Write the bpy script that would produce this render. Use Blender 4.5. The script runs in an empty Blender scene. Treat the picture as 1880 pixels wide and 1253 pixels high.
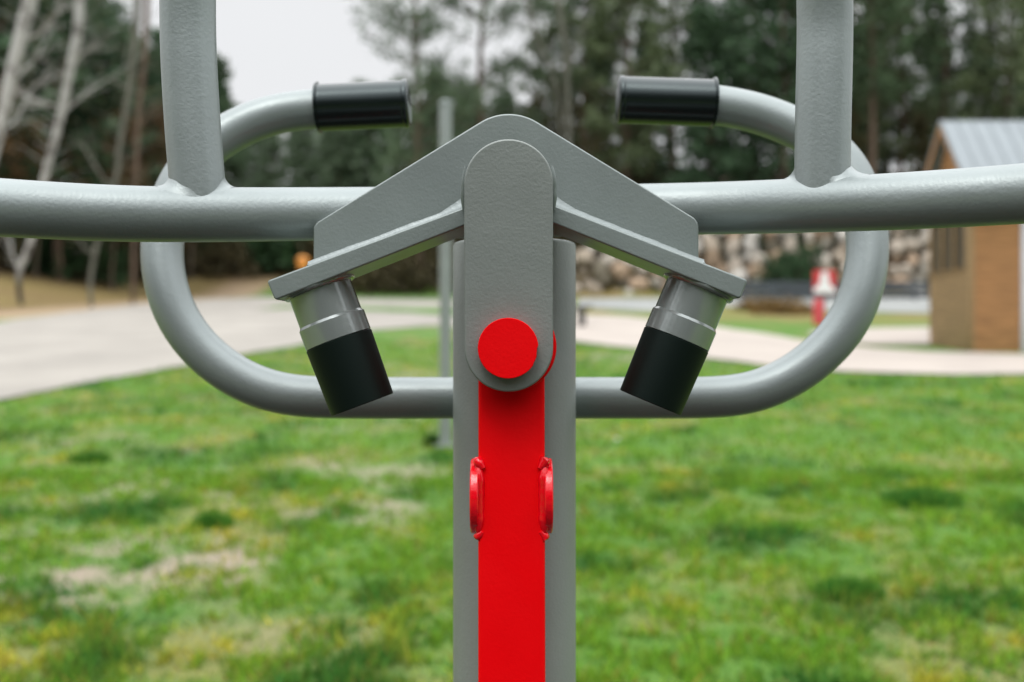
import bpy, bmesh, math, random
import numpy as np
from mathutils import Vector, Matrix, Quaternion
R = math.radians
rng = np.random.default_rng(7)
random.seed(7)
sc = bpy.context.scene
col = sc.collection

# ------------------------------------------------------------------ survey
F = 1880 * 35.0 / 36.0          # focal length of the photograph in its own pixels
CX, CY = 940.0, 626.5
H = 1.30                        # height of the lens above the lawn
S = 0.069                       # the park rises gently away from the lens
def P(px, py, d):               # a surveyed point: pixel and measured distance -> metres
    return Vector(((px - CX) / F * d, d, H + (CY - py) / F * d))
def G(px, py):                  # a surveyed point of the lawn plane
    d = F * H / (py - CY + F * S)
    return Vector(((px - CX) / F * d, d, S * d))
def bank(x, y):
    a = np.maximum(0, np.maximum(np.asarray(y, float) - 55, -np.asarray(x, float) - 17.5))
    b = np.where(np.asarray(x) > 1.0, np.clip((np.asarray(y, float) - 51.5) / 3.0, 0, 1) * 1.8, 0.0)
    return 0.24 * np.minimum(a, 60) + b * np.clip((np.asarray(x, float) - 1) / 3, 0, 1)
def ground_z(x, y):
    y = np.asarray(y, float)
    return S * np.clip(y, -40, 75) + bank(x, y)

# ------------------------------------------------------------------ noise
_tab = np.random.default_rng(3).random((256, 256))
def vn(x, y, s=1.0, o=0):
    x = np.asarray(x, float) * s + 37.1 * o + 1000; y = np.asarray(y, float) * s + 91.7 * o + 1000
    xi = np.floor(x).astype(int); yi = np.floor(y).astype(int)
    fx = x - xi; fy = y - yi
    fx = fx * fx * (3 - 2 * fx); fy = fy * fy * (3 - 2 * fy)
    g = lambda a, b: _tab[a & 255, b & 255]
    return (g(xi, yi) * (1 - fx) + g(xi + 1, yi) * fx) * (1 - fy) + (g(xi, yi + 1) * (1 - fx) + g(xi + 1, yi + 1) * fx) * fy
def fbm(x, y, s, o=0):
    return (vn(x, y, s, o) + .5 * vn(x, y, s * 2.1, o + 1) + .25 * vn(x, y, s * 4.3, o + 2)) / 1.75

# ------------------------------------------------------------------ materials
def new_mat(name):
    m = bpy.data.materials.new(name); m.use_nodes = True
    nt = m.node_tree; b = nt.nodes['Principled BSDF']
    return m, nt, b
def L(nt, a, b): nt.links.new(a, b)
def noise_node(nt, scale, detail=3, coord='Object', rough=.55):
    tc = nt.nodes.new('ShaderNodeTexCoord'); n = nt.nodes.new('ShaderNodeTexNoise')
    n.inputs['Scale'].default_value = scale; n.inputs['Detail'].default_value = detail
    n.inputs['Roughness'].default_value = rough
    L(nt, tc.outputs[coord], n.inputs['Vector']); return n
def ramp(nt, src, stops):
    r = nt.nodes.new('ShaderNodeValToRGB'); L(nt, src, r.inputs['Fac'])
    while len(r.color_ramp.elements) < len(stops): r.color_ramp.elements.new(.5)
    for e, (p, c) in zip(r.color_ramp.elements, stops):
        e.position = p; e.color = (*c, 1) if len(c) == 3 else c
    return r
def bump(nt, b, src, strength, dist, prev=None):
    n = nt.nodes.new('ShaderNodeBump'); n.inputs['Strength'].default_value = strength
    n.inputs['Distance'].default_value = dist; L(nt, src, n.inputs['Height'])
    if prev is not None: L(nt, prev.outputs['Normal'], n.inputs['Normal'])
    L(nt, n.outputs['Normal'], b.inputs['Normal']); return n
def paint(name, c, metallic, rough, coat, peel=320, amp=.00035, vary=.06, spec=.5):
    m, nt, b = new_mat(name)
    n = noise_node(nt, 9, 4)
    c2 = tuple(x * (1 - vary) for x in c); c1 = tuple(min(1, x * (1 + vary)) for x in c)
    r = ramp(nt, n.outputs['Fac'], [(.3, c2), (.7, c1)])
    L(nt, r.outputs['Color'], b.inputs['Base Color'])
    b.inputs['Metallic'].default_value = metallic
    b.inputs['Specular IOR Level'].default_value = spec
    rr = ramp(nt, noise_node(nt, 25, 3).outputs['Fac'], [(.3, (rough * .88,) * 3), (.7, (rough * 1.12,) * 3)])
    L(nt, rr.outputs['Color'], b.inputs['Roughness'])
    b.inputs['Coat Weight'].default_value = coat; b.inputs['Coat Roughness'].default_value = .12
    p = bump(nt, b, noise_node(nt, peel, 2).outputs['Fac'], .8, amp)
    bump(nt, b, noise_node(nt, peel * .45, 2).outputs['Fac'], .5, amp * .9, p)
    return m
def plain(name, c, rough=.7, metallic=0, vary=.2, scale=6, bumpd=0, bscale=60):
    m, nt, b = new_mat(name)
    n = noise_node(nt, scale, 5)
    r = ramp(nt, n.outputs['Fac'], [(.3, tuple(x * (1 - vary) for x in c)), (.7, tuple(min(1, x * (1 + vary)) for x in c))])
    L(nt, r.outputs['Color'], b.inputs['Base Color'])
    b.inputs['Roughness'].default_value = rough; b.inputs['Metallic'].default_value = metallic
    if bumpd: bump(nt, b, noise_node(nt, bscale, 4).outputs['Fac'], .7, bumpd)
    return m
def vcol_mat(name, rough=.8, trans=0.0, bumpd=0, bscale=40, spec=.3):
    m, nt, b = new_mat(name)
    a = nt.nodes.new('ShaderNodeAttribute'); a.attribute_name = 'tint'
    L(nt, a.outputs['Color'], b.inputs['Base Color'])
    b.inputs['Roughness'].default_value = rough; b.inputs['Specular IOR Level'].default_value = spec
    if bumpd: bump(nt, b, noise_node(nt, bscale, 5).outputs['Fac'], .8, bumpd)
    if trans:
        t = nt.nodes.new('ShaderNodeBsdfTranslucent'); L(nt, a.outputs['Color'], t.inputs['Color'])
        mx = nt.nodes.new('ShaderNodeMixShader'); mx.inputs[0].default_value = trans
        L(nt, b.outputs[0], mx.inputs[1]); L(nt, t.outputs[0], mx.inputs[2])
        L(nt, mx.outputs[0], nt.nodes['Material Output'].inputs['Surface'])
    return m

GREY = paint('grey_powder_coat', (.222, .254, .248), .28, .38, .08, peel=420, amp=.00022, spec=.4)
GREYF = paint('grey_textured_coat', (.212, .234, .222), .22, .46, .03, peel=400, amp=.00032, spec=.4)
GREYT = paint('grey_tube_coat', (.265, .300, .300), .36, .40, .06, peel=380, amp=.00028, spec=.45)
PALEG = paint('pale_grey_pole_coat', (.29, .32, .32), .3, .4, .05)
GREYG = paint('grey_gloss_coat', (.25, .275, .27), .40, .20, .35, peel=300, amp=.00012, spec=.45)
RED = paint('red_powder_coat', (.80, .0005, .003), 0, .50, 0, peel=420, amp=.0002, vary=.05, spec=.10)
REDG = paint('red_gloss_weld', (.78, .001, .010), 0, .18, .35, peel=260, amp=.0005, vary=.05, spec=.4)
m, nt, b = new_mat('black_rubber'); RUB = m
b.inputs['Base Color'].default_value = (.0030, .0062, .0052, 1); b.inputs['Roughness'].default_value = .46
b.inputs['Specular IOR Level'].default_value = .20; b.inputs['Specular Tint'].default_value = (.8, 1, .95, 1)
bump(nt, b, noise_node(nt, 500, 2).outputs['Fac'], .4, .0002)
m, nt, b = new_mat('ribbed_grip_rubber'); GRIP = m
b.inputs['Base Color'].default_value = (.003, .005, .005, 1); b.inputs['Roughness'].default_value = .25
b.inputs['Specular IOR Level'].default_value = .6; b.inputs['Specular Tint'].default_value = (.82, .98, 1, 1)

GROUND = vcol_mat('lawn_and_forest_soil', .9, 0, .01, 60)
GRASS = vcol_mat('grass_blades', .65, .35, spec=.06)
NEEDLE = vcol_mat('foliage', .65, .25, spec=.25)
BARK = plain('pine_bark', (.11, .075, .052), .9, vary=.45, scale=3, bumpd=.02, bscale=12)
GREYBARK = plain('grey_bark', (.125, .125, .10), .9, vary=.3, scale=4, bumpd=.02, bscale=12)
TWIG = plain('brown_twigs', (.10, .08, .055), .9, vary=.35, scale=2)
def birch_bark():
    m, nt, b = new_mat('birch_bark')
    n = noise_node(nt, 2.2, 5)
    tc = nt.nodes.new('ShaderNodeTexCoord'); sx = nt.nodes.new('ShaderNodeSeparateXYZ')
    L(nt, tc.outputs['Object'], sx.inputs[0])
    r = ramp(nt, n.outputs['Fac'], [(.36, (.11, .10, .09)), (.50, (.40, .40, .38))])
    mr = nt.nodes.new('ShaderNodeMapRange'); mr.inputs['From Min'].default_value = .7; mr.inputs['From Max'].default_value = 1.5
    L(nt, sx.outputs['Z'], mr.inputs['Value'])
    mix = nt.nodes.new('ShaderNodeMix'); mix.data_type = 'RGBA'
    L(nt, mr.outputs[0], mix.inputs[0]); mix.inputs[6].default_value = (.035, .03, .025, 1)
    L(nt, r.outputs['Color'], mix.inputs[7]); L(nt, mix.outputs[2], b.inputs['Base Color'])
    b.inputs['Roughness'].default_value = .8; return m
BIRCH = birch_bark()
ROAD = plain('pale_worn_asphalt', (.285, .265, .235), .9, vary=.16, scale=.7, bumpd=.004, bscale=80)
SAND = plain('pale_gravel_path', (.375, .332, .295), .95, vary=.10, scale=.8, bumpd=.004, bscale=80)
CARPARK = plain('grey_gravel_yard', (.26, .27, .26), .95, vary=.2, scale=.5, bumpd=.004, bscale=40)
def siding(name, c, pitch):
    m, nt, b = new_mat(name)
    tc = nt.nodes.new('ShaderNodeTexCoord'); mp = nt.nodes.new('ShaderNodeMapping')
    mp.inputs['Scale'].default_value = (1.2, 1.2, 14); L(nt, tc.outputs['Object'], mp.inputs['Vector'])
    n = nt.nodes.new('ShaderNodeTexNoise'); n.inputs['Scale'].default_value = 2.0; n.inputs['Detail'].default_value = 5
    L(nt, mp.outputs[0], n.inputs['Vector'])
    r = ramp(nt, n.outputs['Fac'], [(.3, tuple(x * .62 for x in c)), (.7, tuple(x * 1.25 for x in c))])
    L(nt, r.outputs['Color'], b.inputs['Base Color']); b.inputs['Roughness'].default_value = .7
    return m
WOOD = siding('orange_brown_boards', (.33, .165, .062), .14)
WOOD2 = siding('yellow_brown_boards', (.27, .18, .085), .14)
SHEET = plain('blue_grey_roof_sheet', (.235, .265, .285), .5, .2, vary=.08, scale=2)
DARK = plain('dark_glass', (.075, .065, .048), .35, vary=.2)
PALE = plain('pale_metal_trim', (.55, .57, .62), .5, vary=.05)
SLATE = plain('slate_fence_paint', (.045, .055, .062), .7, vary=.2, scale=2)
STONE = vcol_mat('boulder_stone', .9, 0, .03, 5)
SIGNRED = plain('sign_red', (.50, .03, .035), .5, vary=.05)
SIGNWHITE = plain('sign_white', (.80, .80, .82), .5, vary=.03)
POSTRED = plain('post_red', (.50, .05, .06), .6, vary=.1)
DGREY = plain('dark_grey_timber', (.06, .06, .055), .8, vary=.3)
ORANGE = plain('orange_plastic', (.62, .25, .04), .5, vary=.06)
WHITE = plain('white_petals', (.80, .80, .80), .7, vary=.03)

# ------------------------------------------------------------------ object helpers
def tag(o, label=None, cat=None, group=None, kind=None):
    if label: o['label'] = label
    if cat: o['category'] = cat
    if group: o['group'] = group
    if kind: o['kind'] = kind
    return o
def empty(name, loc, label, cat, group=None):
    o = bpy.data.objects.new(name, None); o.empty_display_size = .2
    col.objects.link(o); o.location = loc; return tag(o, label, cat, group)
def world_loc(o):
    v = Vector((0, 0, 0))
    while o is not None: v = v + o.location; o = o.parent
    return v
def finish(name, me, mat, parent=None, origin=None, sharp=35, smooth=True):
    """link mesh (vertices in world metres) as one object under parent"""
    off = world_loc(parent) if parent else (Vector(origin) if origin is not None else Vector((0, 0, 0)))
    if off.length: me.transform(Matrix.Translation(-off))
    for mm in (mat if isinstance(mat, (list, tuple)) else [mat]): me.materials.append(mm)
    if smooth:
        me.polygons.foreach_set('use_smooth', [True] * len(me.polygons))
        try: me.set_sharp_from_angle(angle=R(sharp))
        except Exception: pass
    o = bpy.data.objects.new(name, me); col.objects.link(o)
    if parent: o.parent = parent
    else: o.location = off
    if name in WN:
        md = o.modifiers.new('weighted_normals', 'WEIGHTED_NORMAL'); md.keep_sharp = True; md.weight = 80
    return o
WN = {'link_plate', 'bracket_plate', 'flange', 'pivot_pin', 'mounting_block'}
def obj(name, bm, mat, parent=None, origin=None, sharp=35, smooth=True):
    bmesh.ops.recalc_face_normals(bm, faces=bm.faces[:])
    me = bpy.data.meshes.new(name); bm.to_mesh(me); bm.free()
    return finish(name, me, mat, parent, origin, sharp, smooth)
def np_mesh(name, verts, faces, tint=None):
    """verts (n,3); faces (m,k) with one k"""
    me = bpy.data.meshes.new(name)
    n = len(verts); m_, k = faces.shape
    me.vertices.add(n); me.vertices.foreach_set('co', np.asarray(verts, np.float32).ravel())
    me.loops.add(m_ * k); me.loops.foreach_set('vertex_index', faces.astype(np.int32).ravel())
    me.polygons.add(m_); me.polygons.foreach_set('loop_start', np.arange(0, m_ * k, k, dtype=np.int32))
    me.update(calc_edges=True); me.validate()
    if tint is not None:
        a = me.attributes.new('tint', 'FLOAT_COLOR', 'POINT')
        c = np.ones((n, 4), np.float32); c[:, :3] = tint; a.data.foreach_set('color', c.ravel())
    return me
def catmull(pts, n=12):
    pts = [Vector(p) for p in pts]
    ext = [pts[0] * 2 - pts[1]] + pts + [pts[-1] * 2 - pts[-2]]
    out = []
    for i in range(1, len(ext) - 2):
        p0, p1, p2, p3 = ext[i - 1:i + 3]
        for j in range(n):
            t = j / n
            out.append(.5 * ((2 * p1) + (p2 - p0) * t + (2 * p0 - 5 * p1 + 4 * p2 - p3) * t * t + (3 * p1 - p0 - 3 * p2 + p3) * t ** 3))
    out.append(pts[-1]); return out
def relax(pts, it=20):
    pts = [p.copy() for p in pts]
    for _ in range(it):
        q = pts[:]
        for i in range(1, len(pts) - 1): q[i] = pts[i] * .5 + (pts[i - 1] + pts[i + 1]) * .25
        pts = q
    return pts
def add_tube(bm, pts, rad, n=40, cap=True, seam=None, prof=None, wob=0):
    """sweep a ring along pts; rad number or list; seam = ring index of the weld seam ridge"""
    pts = [Vector(p) for p in pts]; rings = []
    t0 = (pts[1] - pts[0]).normalized()
    up = Vector((0, 0, 1)) if abs(t0.z) < .9 else Vector((0, -1, 0))
    u = (up - t0 * up.dot(t0)).normalized()
    for i, p in enumerate(pts):
        t = (pts[min(i + 1, len(pts) - 1)] - pts[max(i - 1, 0)]).normalized()
        u = (u - t * u.dot(t)).normalized(); v = t.cross(u)
        r = rad[i] if isinstance(rad, (list, tuple)) else rad
        ring = []
        for k in range(n):
            a = 2 * math.pi * k / n
            rr = r * (1 + (.010 if seam is not None and k == seam else 0))
            if wob: rr *= 1 + wob * (random.random() - .5)
            ring.append(bm.verts.new(p + u * (math.cos(a) * rr) + v * (math.sin(a) * rr)))
        rings.append(ring)
    for a, b_ in zip(rings, rings[1:]):
        for k in range(n): bm.faces.new((a[k], a[(k + 1) % n], b_[(k + 1) % n], b_[k]))
    if cap:
        bm.faces.new(rings[0][::-1]); bm.faces.new(rings[-1])
    return rings
def add_lathe(bm, origin, axis, prof, n=56, cap=True, xdir=None):
    """prof = [(distance along axis, radius)]"""
    origin = Vector(origin); ax = Vector(axis).normalized()
    u = ax.orthogonal().normalized(); v = ax.cross(u); rings = []
    for s, r in prof:
        rings.append([bm.verts.new(origin + ax * s + u * (r * math.cos(2 * math.pi * k / n)) + v * (r * math.sin(2 * math.pi * k / n))) for k in range(n)])
    for a, b_ in zip(rings, rings[1:]):
        for k in range(n): bm.faces.new((a[k], a[(k + 1) % n], b_[(k + 1) % n], b_[k]))
    if cap: bm.faces.new(rings[0][::-1]); bm.faces.new(rings[-1])
def add_slab(bm, outline, y0, y1, bev=.001, seg=2):
    """outline [(x,z)] extruded from y0 to y1 with bevelled edges"""
    t = bmesh.new()
    f = [t.verts.new((x, y0, z)) for x, z in outline]; bk = [t.verts.new((x, y1, z)) for x, z in outline]
    n = len(outline); ff = t.faces.new(f); fb = t.faces.new(bk[::-1])
    for i in range(n): t.faces.new((f[i], bk[i], bk[(i + 1) % n], f[(i + 1) % n]))
    bmesh.ops.recalc_face_normals(t, faces=t.faces[:])
    if bev:
        es = [e for e in t.edges if len(e.link_faces) == 2 and e.calc_face_angle(0) > R(28)]
        bmesh.ops.bevel(t, geom=es, offset=bev, segments=seg, profile=.5, affect='EDGES')
    me = bpy.data.meshes.new('tmp'); t.to_mesh(me); t.free(); bm.from_mesh(me); bpy.data.meshes.remove(me)
def add_box(bm, lo, hi, bev=0, M=None):
    t = bmesh.new(); lo = Vector(lo); hi = Vector(hi)
    bmesh.ops.create_cube(t, size=1)
    for v in t.verts: v.co = Vector([(lo[i] + hi[i]) / 2 + v.co[i] * (hi[i] - lo[i]) for i in range(3)])
    if bev: bmesh.ops.bevel(t, geom=t.edges[:], offset=bev, segments=2, profile=.5, affect='EDGES')
    if M is not None: bmesh.ops.transform(t, matrix=M, verts=t.verts)
    me = bpy.data.meshes.new('tmp'); t.to_mesh(me); t.free(); bm.from_mesh(me); bpy.data.meshes.remove(me)
def xz(px, py, d):
    p = P(px, py, d); return (p.x, p.z)
def arc2(c, r, a0, a1, n):
    return [(c[0] + r * math.cos(R(a0 + (a1 - a0) * i / n)), c[1] + r * math.sin(R(a0 + (a1 - a0) * i / n))) for i in range(n + 1)]
def round_corner(pts, idx_r, n=8):
    """round the polygon corners given in {index: radius}"""
    out = []
    for i, p in enumerate(pts):
        if i not in idx_r: out.append(p); continue
        p = Vector(p); a = Vector(pts[i - 1]); b_ = Vector(pts[(i + 1) % len(pts)])
        da = (a - p).normalized(); db = (b_ - p).normalized(); ang = da.angle(db)
        r = idx_r[i]; tl = r / math.tan(ang / 2)
        c = p + (da + db).normalized() * (r / math.sin(ang / 2))
        s = p + da * tl - c; e = p + db * tl - c
        for k in range(n + 1):
            t = k / n; w = math.sin((1 - t) * s.angle(e)) / math.sin(s.angle(e)), math.sin(t * s.angle(e)) / math.sin(s.angle(e))
            q = c + s * w[0] + e * w[1]; out.append((q.x, q.y))
    return out
def bead(bm, pts, r, n=12, wob=.16):
    """weld bead: a lumpy sweep"""
    pts = [Vector(p) for p in pts]; fine = []
    for a, b_ in zip(pts, pts[1:]):
        k = max(2, int((b_ - a).length / .0028))
        fine += [a.lerp(b_, i / k) for i in range(k)]
    fine.append(pts[-1])
    rad = []; v = 0
    for i in range(len(fine)):
        v = v * .7 + (random.random() - .5) * .6
        e = min(1, min(i, len(fine) - 1 - i) / 2 * .5 + .35)
        rad.append(r * e * (1 + wob * v + .05 * math.sin(i * 1.9)))
    add_tube(bm, fine, rad, n)

# ================================================================== THE EXERCISE MACHINE
by = .935
mach = empty('outdoor_exercise_machine', (P(944, 626, by).x, by, float(ground_z(0, by))),
             'grey steel outdoor gym machine with red support arm and black rubber stoppers', 'exercise machine')
MB = mach.location
# --- main post: 114 mm pipe with a closed top
bm = bmesh.new()
pc = Vector((P(944.5, 626, by).x, by, 0)); ztop = P(944, 447, by).z; RP = .0575
add_lathe(bm, pc, (0, 0, 1), [(MB.z - .25, RP), (ztop - .003, RP), (ztop - .0008, RP - .001), (ztop, RP - .003)], 96)
post = obj('post', bm, GREYF, mach)
bm = bmesh.new(); add_lathe(bm, pc, (0, 0, 1), [(MB.z - .002, .11), (MB.z + .010, .11), (MB.z + .012, .108)], 64)
obj('base_plate', bm, GREY, mach)
# --- red support arm
bm = bmesh.new()
AW = .0267
ztopA = P(940, 640, .80).z; zbot = MB.z + .01
yA1, yA0 = .800, .800 - (ztopA - zbot) * .045
sq = round_corner([(-AW, -AW), (AW, -AW), (AW, AW), (-AW, AW)], {i: .0035 for i in range(4)}, 4)
rings = []
xa = P(939, 700, .8).x
for k in range(25):
    t = k / 24; z = ztopA + (zbot - ztopA) * t; yc = yA1 + (yA0 - yA1) * t + AW
    xc = xa + .0010 * t * 1.2
    rings.append([bm.verts.new((xc + x, yc + y, z)) for x, y in sq])
for a, b_ in zip(rings, rings[1:]):
    for k in range(len(sq)): bm.faces.new((a[k], a[(k + 1) % len(sq)], b_[(k + 1) % len(sq)], b_[k]))
bm.faces.new(rings[0]); bm.faces.new(rings[-1][::-1])
arm = obj('support_arm', bm, RED, mach)
# bearing housing at its head
pin_c = P(933, 639.5, .77)
hc = P(938.5, 637, .80)
bm = bmesh.new(); add_lathe(bm, (hc.x, .784, hc.z), (0, 1, 0), [(0, .0325), (.001, .0352), (.002, .0358), (.084, .0358), (.086, .034)], 72)
obj('bearing_housing', bm, RED, arm)
# round lugs on both flanks of the arm
for s in (-1, 1):
    bm = bmesh.new()
    pcen = P(940, 917, .795); rad = 71.5 / F * .78
    yfront = yA1 - (ztopA - pcen.z) * .045
    cyl_c = Vector((xa + s * (AW - .0004), yfront + rad * .62, pcen.z))
    prof = [(0, rad - .0009), (.0009, rad), (.0058, rad), (.0067, rad - .0009)]
    add_lathe(bm, cyl_c, (s, 0, 0), prof, 64)
    lug = obj('side_lug', bm, REDG, arm)
    bm = bmesh.new()
    # weld round the foot of the lug, on the arm's front corner
    xe = xa + s * (AW - .0012)
    zt = pcen.z + rad * .93; zb = pcen.z - rad * .93
    bead(bm, [(xe + s * .0008, yfront + .0002, zt - .002), (xe + s * .0008, yfront + .0002, pcen.z), (xe + s * .0008, yfront + .0002, zb + .002)], .0050, 12, .10)
    bead(bm, [(xe + s * .004, yfront + .003, zt + .0012), (xe + s * .001, yfront + .001, zt + .0016), (xe - s * .0030, yfront - .0006, zt - .004)], .0058, 12, .5)
    bead(bm, [(xe + s * .004, yfront + .003, zb - .0012), (xe + s * .001, yfront + .001, zb - .0016), (xe - s * .0025, yfront - .0006, zb + .003)], .0052, 12, .5)
    obj('weld', bm, REDG, lug, sharp=60)
# --- link plate (front, stadium shape)
d0 = .770
xl, xr = P(852, 0, d0).x, P(1015.6, 0, d0).x; rr = (xr - xl) / 2; xm = (xl + xr) / 2
zt = P(0, 255.5, d0).z - rr; zb = P(0, 720, d0).z + rr
out = arc2((xm, zt), rr, 0, 180, 40) + arc2((xm, zb), rr, 180, 360, 40)
bm = bmesh.new(); add_slab(bm, out, d0, d0 + .010, .0016, 3)
link = obj('link_plate', bm, GREYF, mach)
# pivot pin with a small nick in its rim
bm = bmesh.new(); rp = 55.8 / F * .758
ring = []
for k in range(72):
    a = 2 * math.pi * k / 72; r = rp
    if -12 <= (math.degrees(a) + 180) % 360 - 180 - 0 <= 0: r = rp * .955
    elif -30 < (math.degrees(a) + 180) % 360 - 180 < -12: r = rp * .975
    ring.append((pin_c.x + r * math.cos(a), pin_c.z + r * math.sin(a)))
add_slab(bm, ring, .758, .7705, .0007, 2)
obj('pivot_pin', bm, RED, mach)
# --- V bracket: web plate, two sloping flanges, weld beads
dw = .8155
W = [(575, 505), (575.3, 412), (884, 225.3), (984.5, 224.0), (1283, 405), (1283, 505), (1016, 396), (852, 400)]
web = [xz(x, y, dw) for x, y in W]
# apex arc between the straight edges
a_, b_ = Vector(web[2]), Vector(web[3]); top = Vector(xz(934, 192.0, dw))
pts = [web[0], web[1], (top.x, top.y), web[4], web[5], web[6], web[7]]
pts = round_corner(pts, {1: .0085, 2: .044, 3: .0105}, 14)
bm = bmesh.new(); add_slab(bm, pts, dw, dw + .010, .0016, 3)
bracket = obj('bracket_plate', bm, GREY, mach)
bm = bmesh.new(); add_box(bm, (xz(640, 0, .83)[0], dw + .0102, P(0, 420, .86).z), (xz(1230, 0, .83)[0], .850, P(0, 380, .86).z), .002)
obj('mounting_block', bm, GREY, mach)
df, dbk = .785, .846
flanges = []
for pl in ([(489.3, 516), (868, 375), (868, 408.5), (504.5, 552)], [(1373.5, 514.5), (1000, 370), (1000, 404), (1359.5, 549.5)]):
    o2 = [xz(x, y, df) for x, y in pl]
    bm = bmesh.new(); add_slab(bm, round_corner(o2, {0: .0022, 3: .0024}, 3), df, dbk, .0016, 3)
    fl = obj('flange', bm, GREY, mach); flanges.append((fl, o2))
for (fl, o2), side in zip(flanges, (-1, 1)):
    bm = bmesh.new()
    tip, inn = Vector(o2[0]), Vector(o2[1]); dr = (inn - tip).normalized(); nn = Vector((-dr.y, dr.x))
    if nn.y < 0: nn = -nn
    yb = dw - .0030
    xs = xz(575 if side < 0 else 1283, 0, dw)[0]; xe = xz(852 if side < 0 else 1016, 0, df)[0]
    f = lambda x: (tip + dr * ((x - tip.x) / dr.x)) + nn * .0028
    a = f(xs - side * -.002); c = f(xe)
    nseg = 60; rows = []; path = []; jit = 0
    for i in range(nseg + 1):
        t = i / nseg; q = a.lerp(c, t) - nn * .0028; jit = jit * .8 + random.uniform(-.00018, .00018)
        lift = .0072 + jit + .0045 * max(0, t - .86) / .14; fwd = .0245 + jit * 2 - .004 * math.sin(t * 9) * .2
        p0 = Vector((q.x, dw - .0002, q.y)) + Vector((nn.x, 0, nn.y)) * lift
        p1 = Vector((q.x, dw, q.y)); p2 = Vector((q.x, dw - fwd, q.y)) + Vector((nn.x, 0, nn.y)) * .0001
        row = []
        for k in range(8):
            u = k / 7; row.append(bm.verts.new(p0 * (1 - u) ** 2 + p1 * 2 * u * (1 - u) * .999 + p2 * u * u + (p0 * .0)))
        rows.append(row); path.append(p1)
    for r_a, r_b in zip(rows, rows[1:]):
        for k in range(7): bm.faces.new((r_a[k], r_a[k + 1], r_b[k + 1], r_b[k]))
    # wraps the outer end of the web
    s0 = path[0] + Vector((0, -.002, .0005))
    bead(bm, [s0 + Vector((side * .001, 0, .004)), s0 + Vector((side * .0022, .004, -.0005)), s0 + Vector((side * .003, .009, -.002))], .0036, 10, .2)
    obj('weld', bm, GREYT, fl, sharp=70)  # lighter coat puts the light on the upward-facing weld into its colour
for side, xx in ((-1, 852), (1, 1016)):
    bm = bmesh.new()
    p0 = P(xx - side * 3, 305, d0 + .008); p1 = P(xx - side * .5, 335, d0 + .010); p2 = P(xx + side * .5, 362, d0 + .012); p3 = P(xx + side * 1, 386, d0 + .013)
    bead(bm, [p0, p1, p2, p3], .0026, 10, .22)
    obj('weld', bm, GREY, link, sharp=70)
# --- stoppers: grey stub with sleeve and rubber buffer
for (fl, o2), (tc, bc) in zip(flanges, (((622, 624.5), (665.8, 743.2)), ((1242.2, 623), (1193.4, 739.8)))):
    top = P(*tc, dw); bot = P(*bc, dw); ax = (bot - top).normalized(); Ls = (bot - top).length
    st = top - ax * .0475
    bm = bmesh.new(); r1, r2 = .0262, .0277
    add_lathe(bm, st, ax, [(-.006, r1 + .0012), (.001, r1 + .0010), (.0035, r1 + .0004), (.006, r1), (.0290, r1), (.0312, r2), (.0472, r2), (.0476, r2 - .0005)], 72)
    stub = obj('stopper', bm, GREYG, fl, sharp=18)
    bm = bmesh.new()
    rim = []
    for k in range(49):
        a = 2 * math.pi * k / 48; u = Vector((0, 1, 0)); v = ax.cross(u)
        rim.append(st + ax * .0012 + (u * math.cos(a) + v * math.sin(a)) * (r1 + .0008))
    bead(bm, rim, .0032, 10, .14)
    obj('weld', bm, GREYG, stub, sharp=70)
    bm = bmesh.new(); rb = .0279
    add_lathe(bm, top, ax, [(0, rb - .0010), (.0008, rb), (Ls - .0006, rb - .0012), (Ls, rb - .0020)], 96)
    obj('rubber_buffer', bm, RUB, stub)
# --- crossbar, bowed towards the lens at both ends
cb = [(-420, 360, .690), (-200, 370, .725), (0, 381.5, .765), (170, 391, .788), (350, 395, .812), (600, 393, .846), (944, 389, .868), (1290, 383.5, .866), (1511, 376.5, .812), (1700, 367.5, .774), (1880, 356, .741), (2080, 340, .705), (2300, 322, .668)]
path = relax(catmull([P(*c) for c in cb], 10), 30)
bm = bmesh.new(); add_tube(bm, path, .0224, 64, seam=5)
bar = obj('crossbar', bm, GREYT, mach, sharp=60)
bar_path = path
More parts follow.
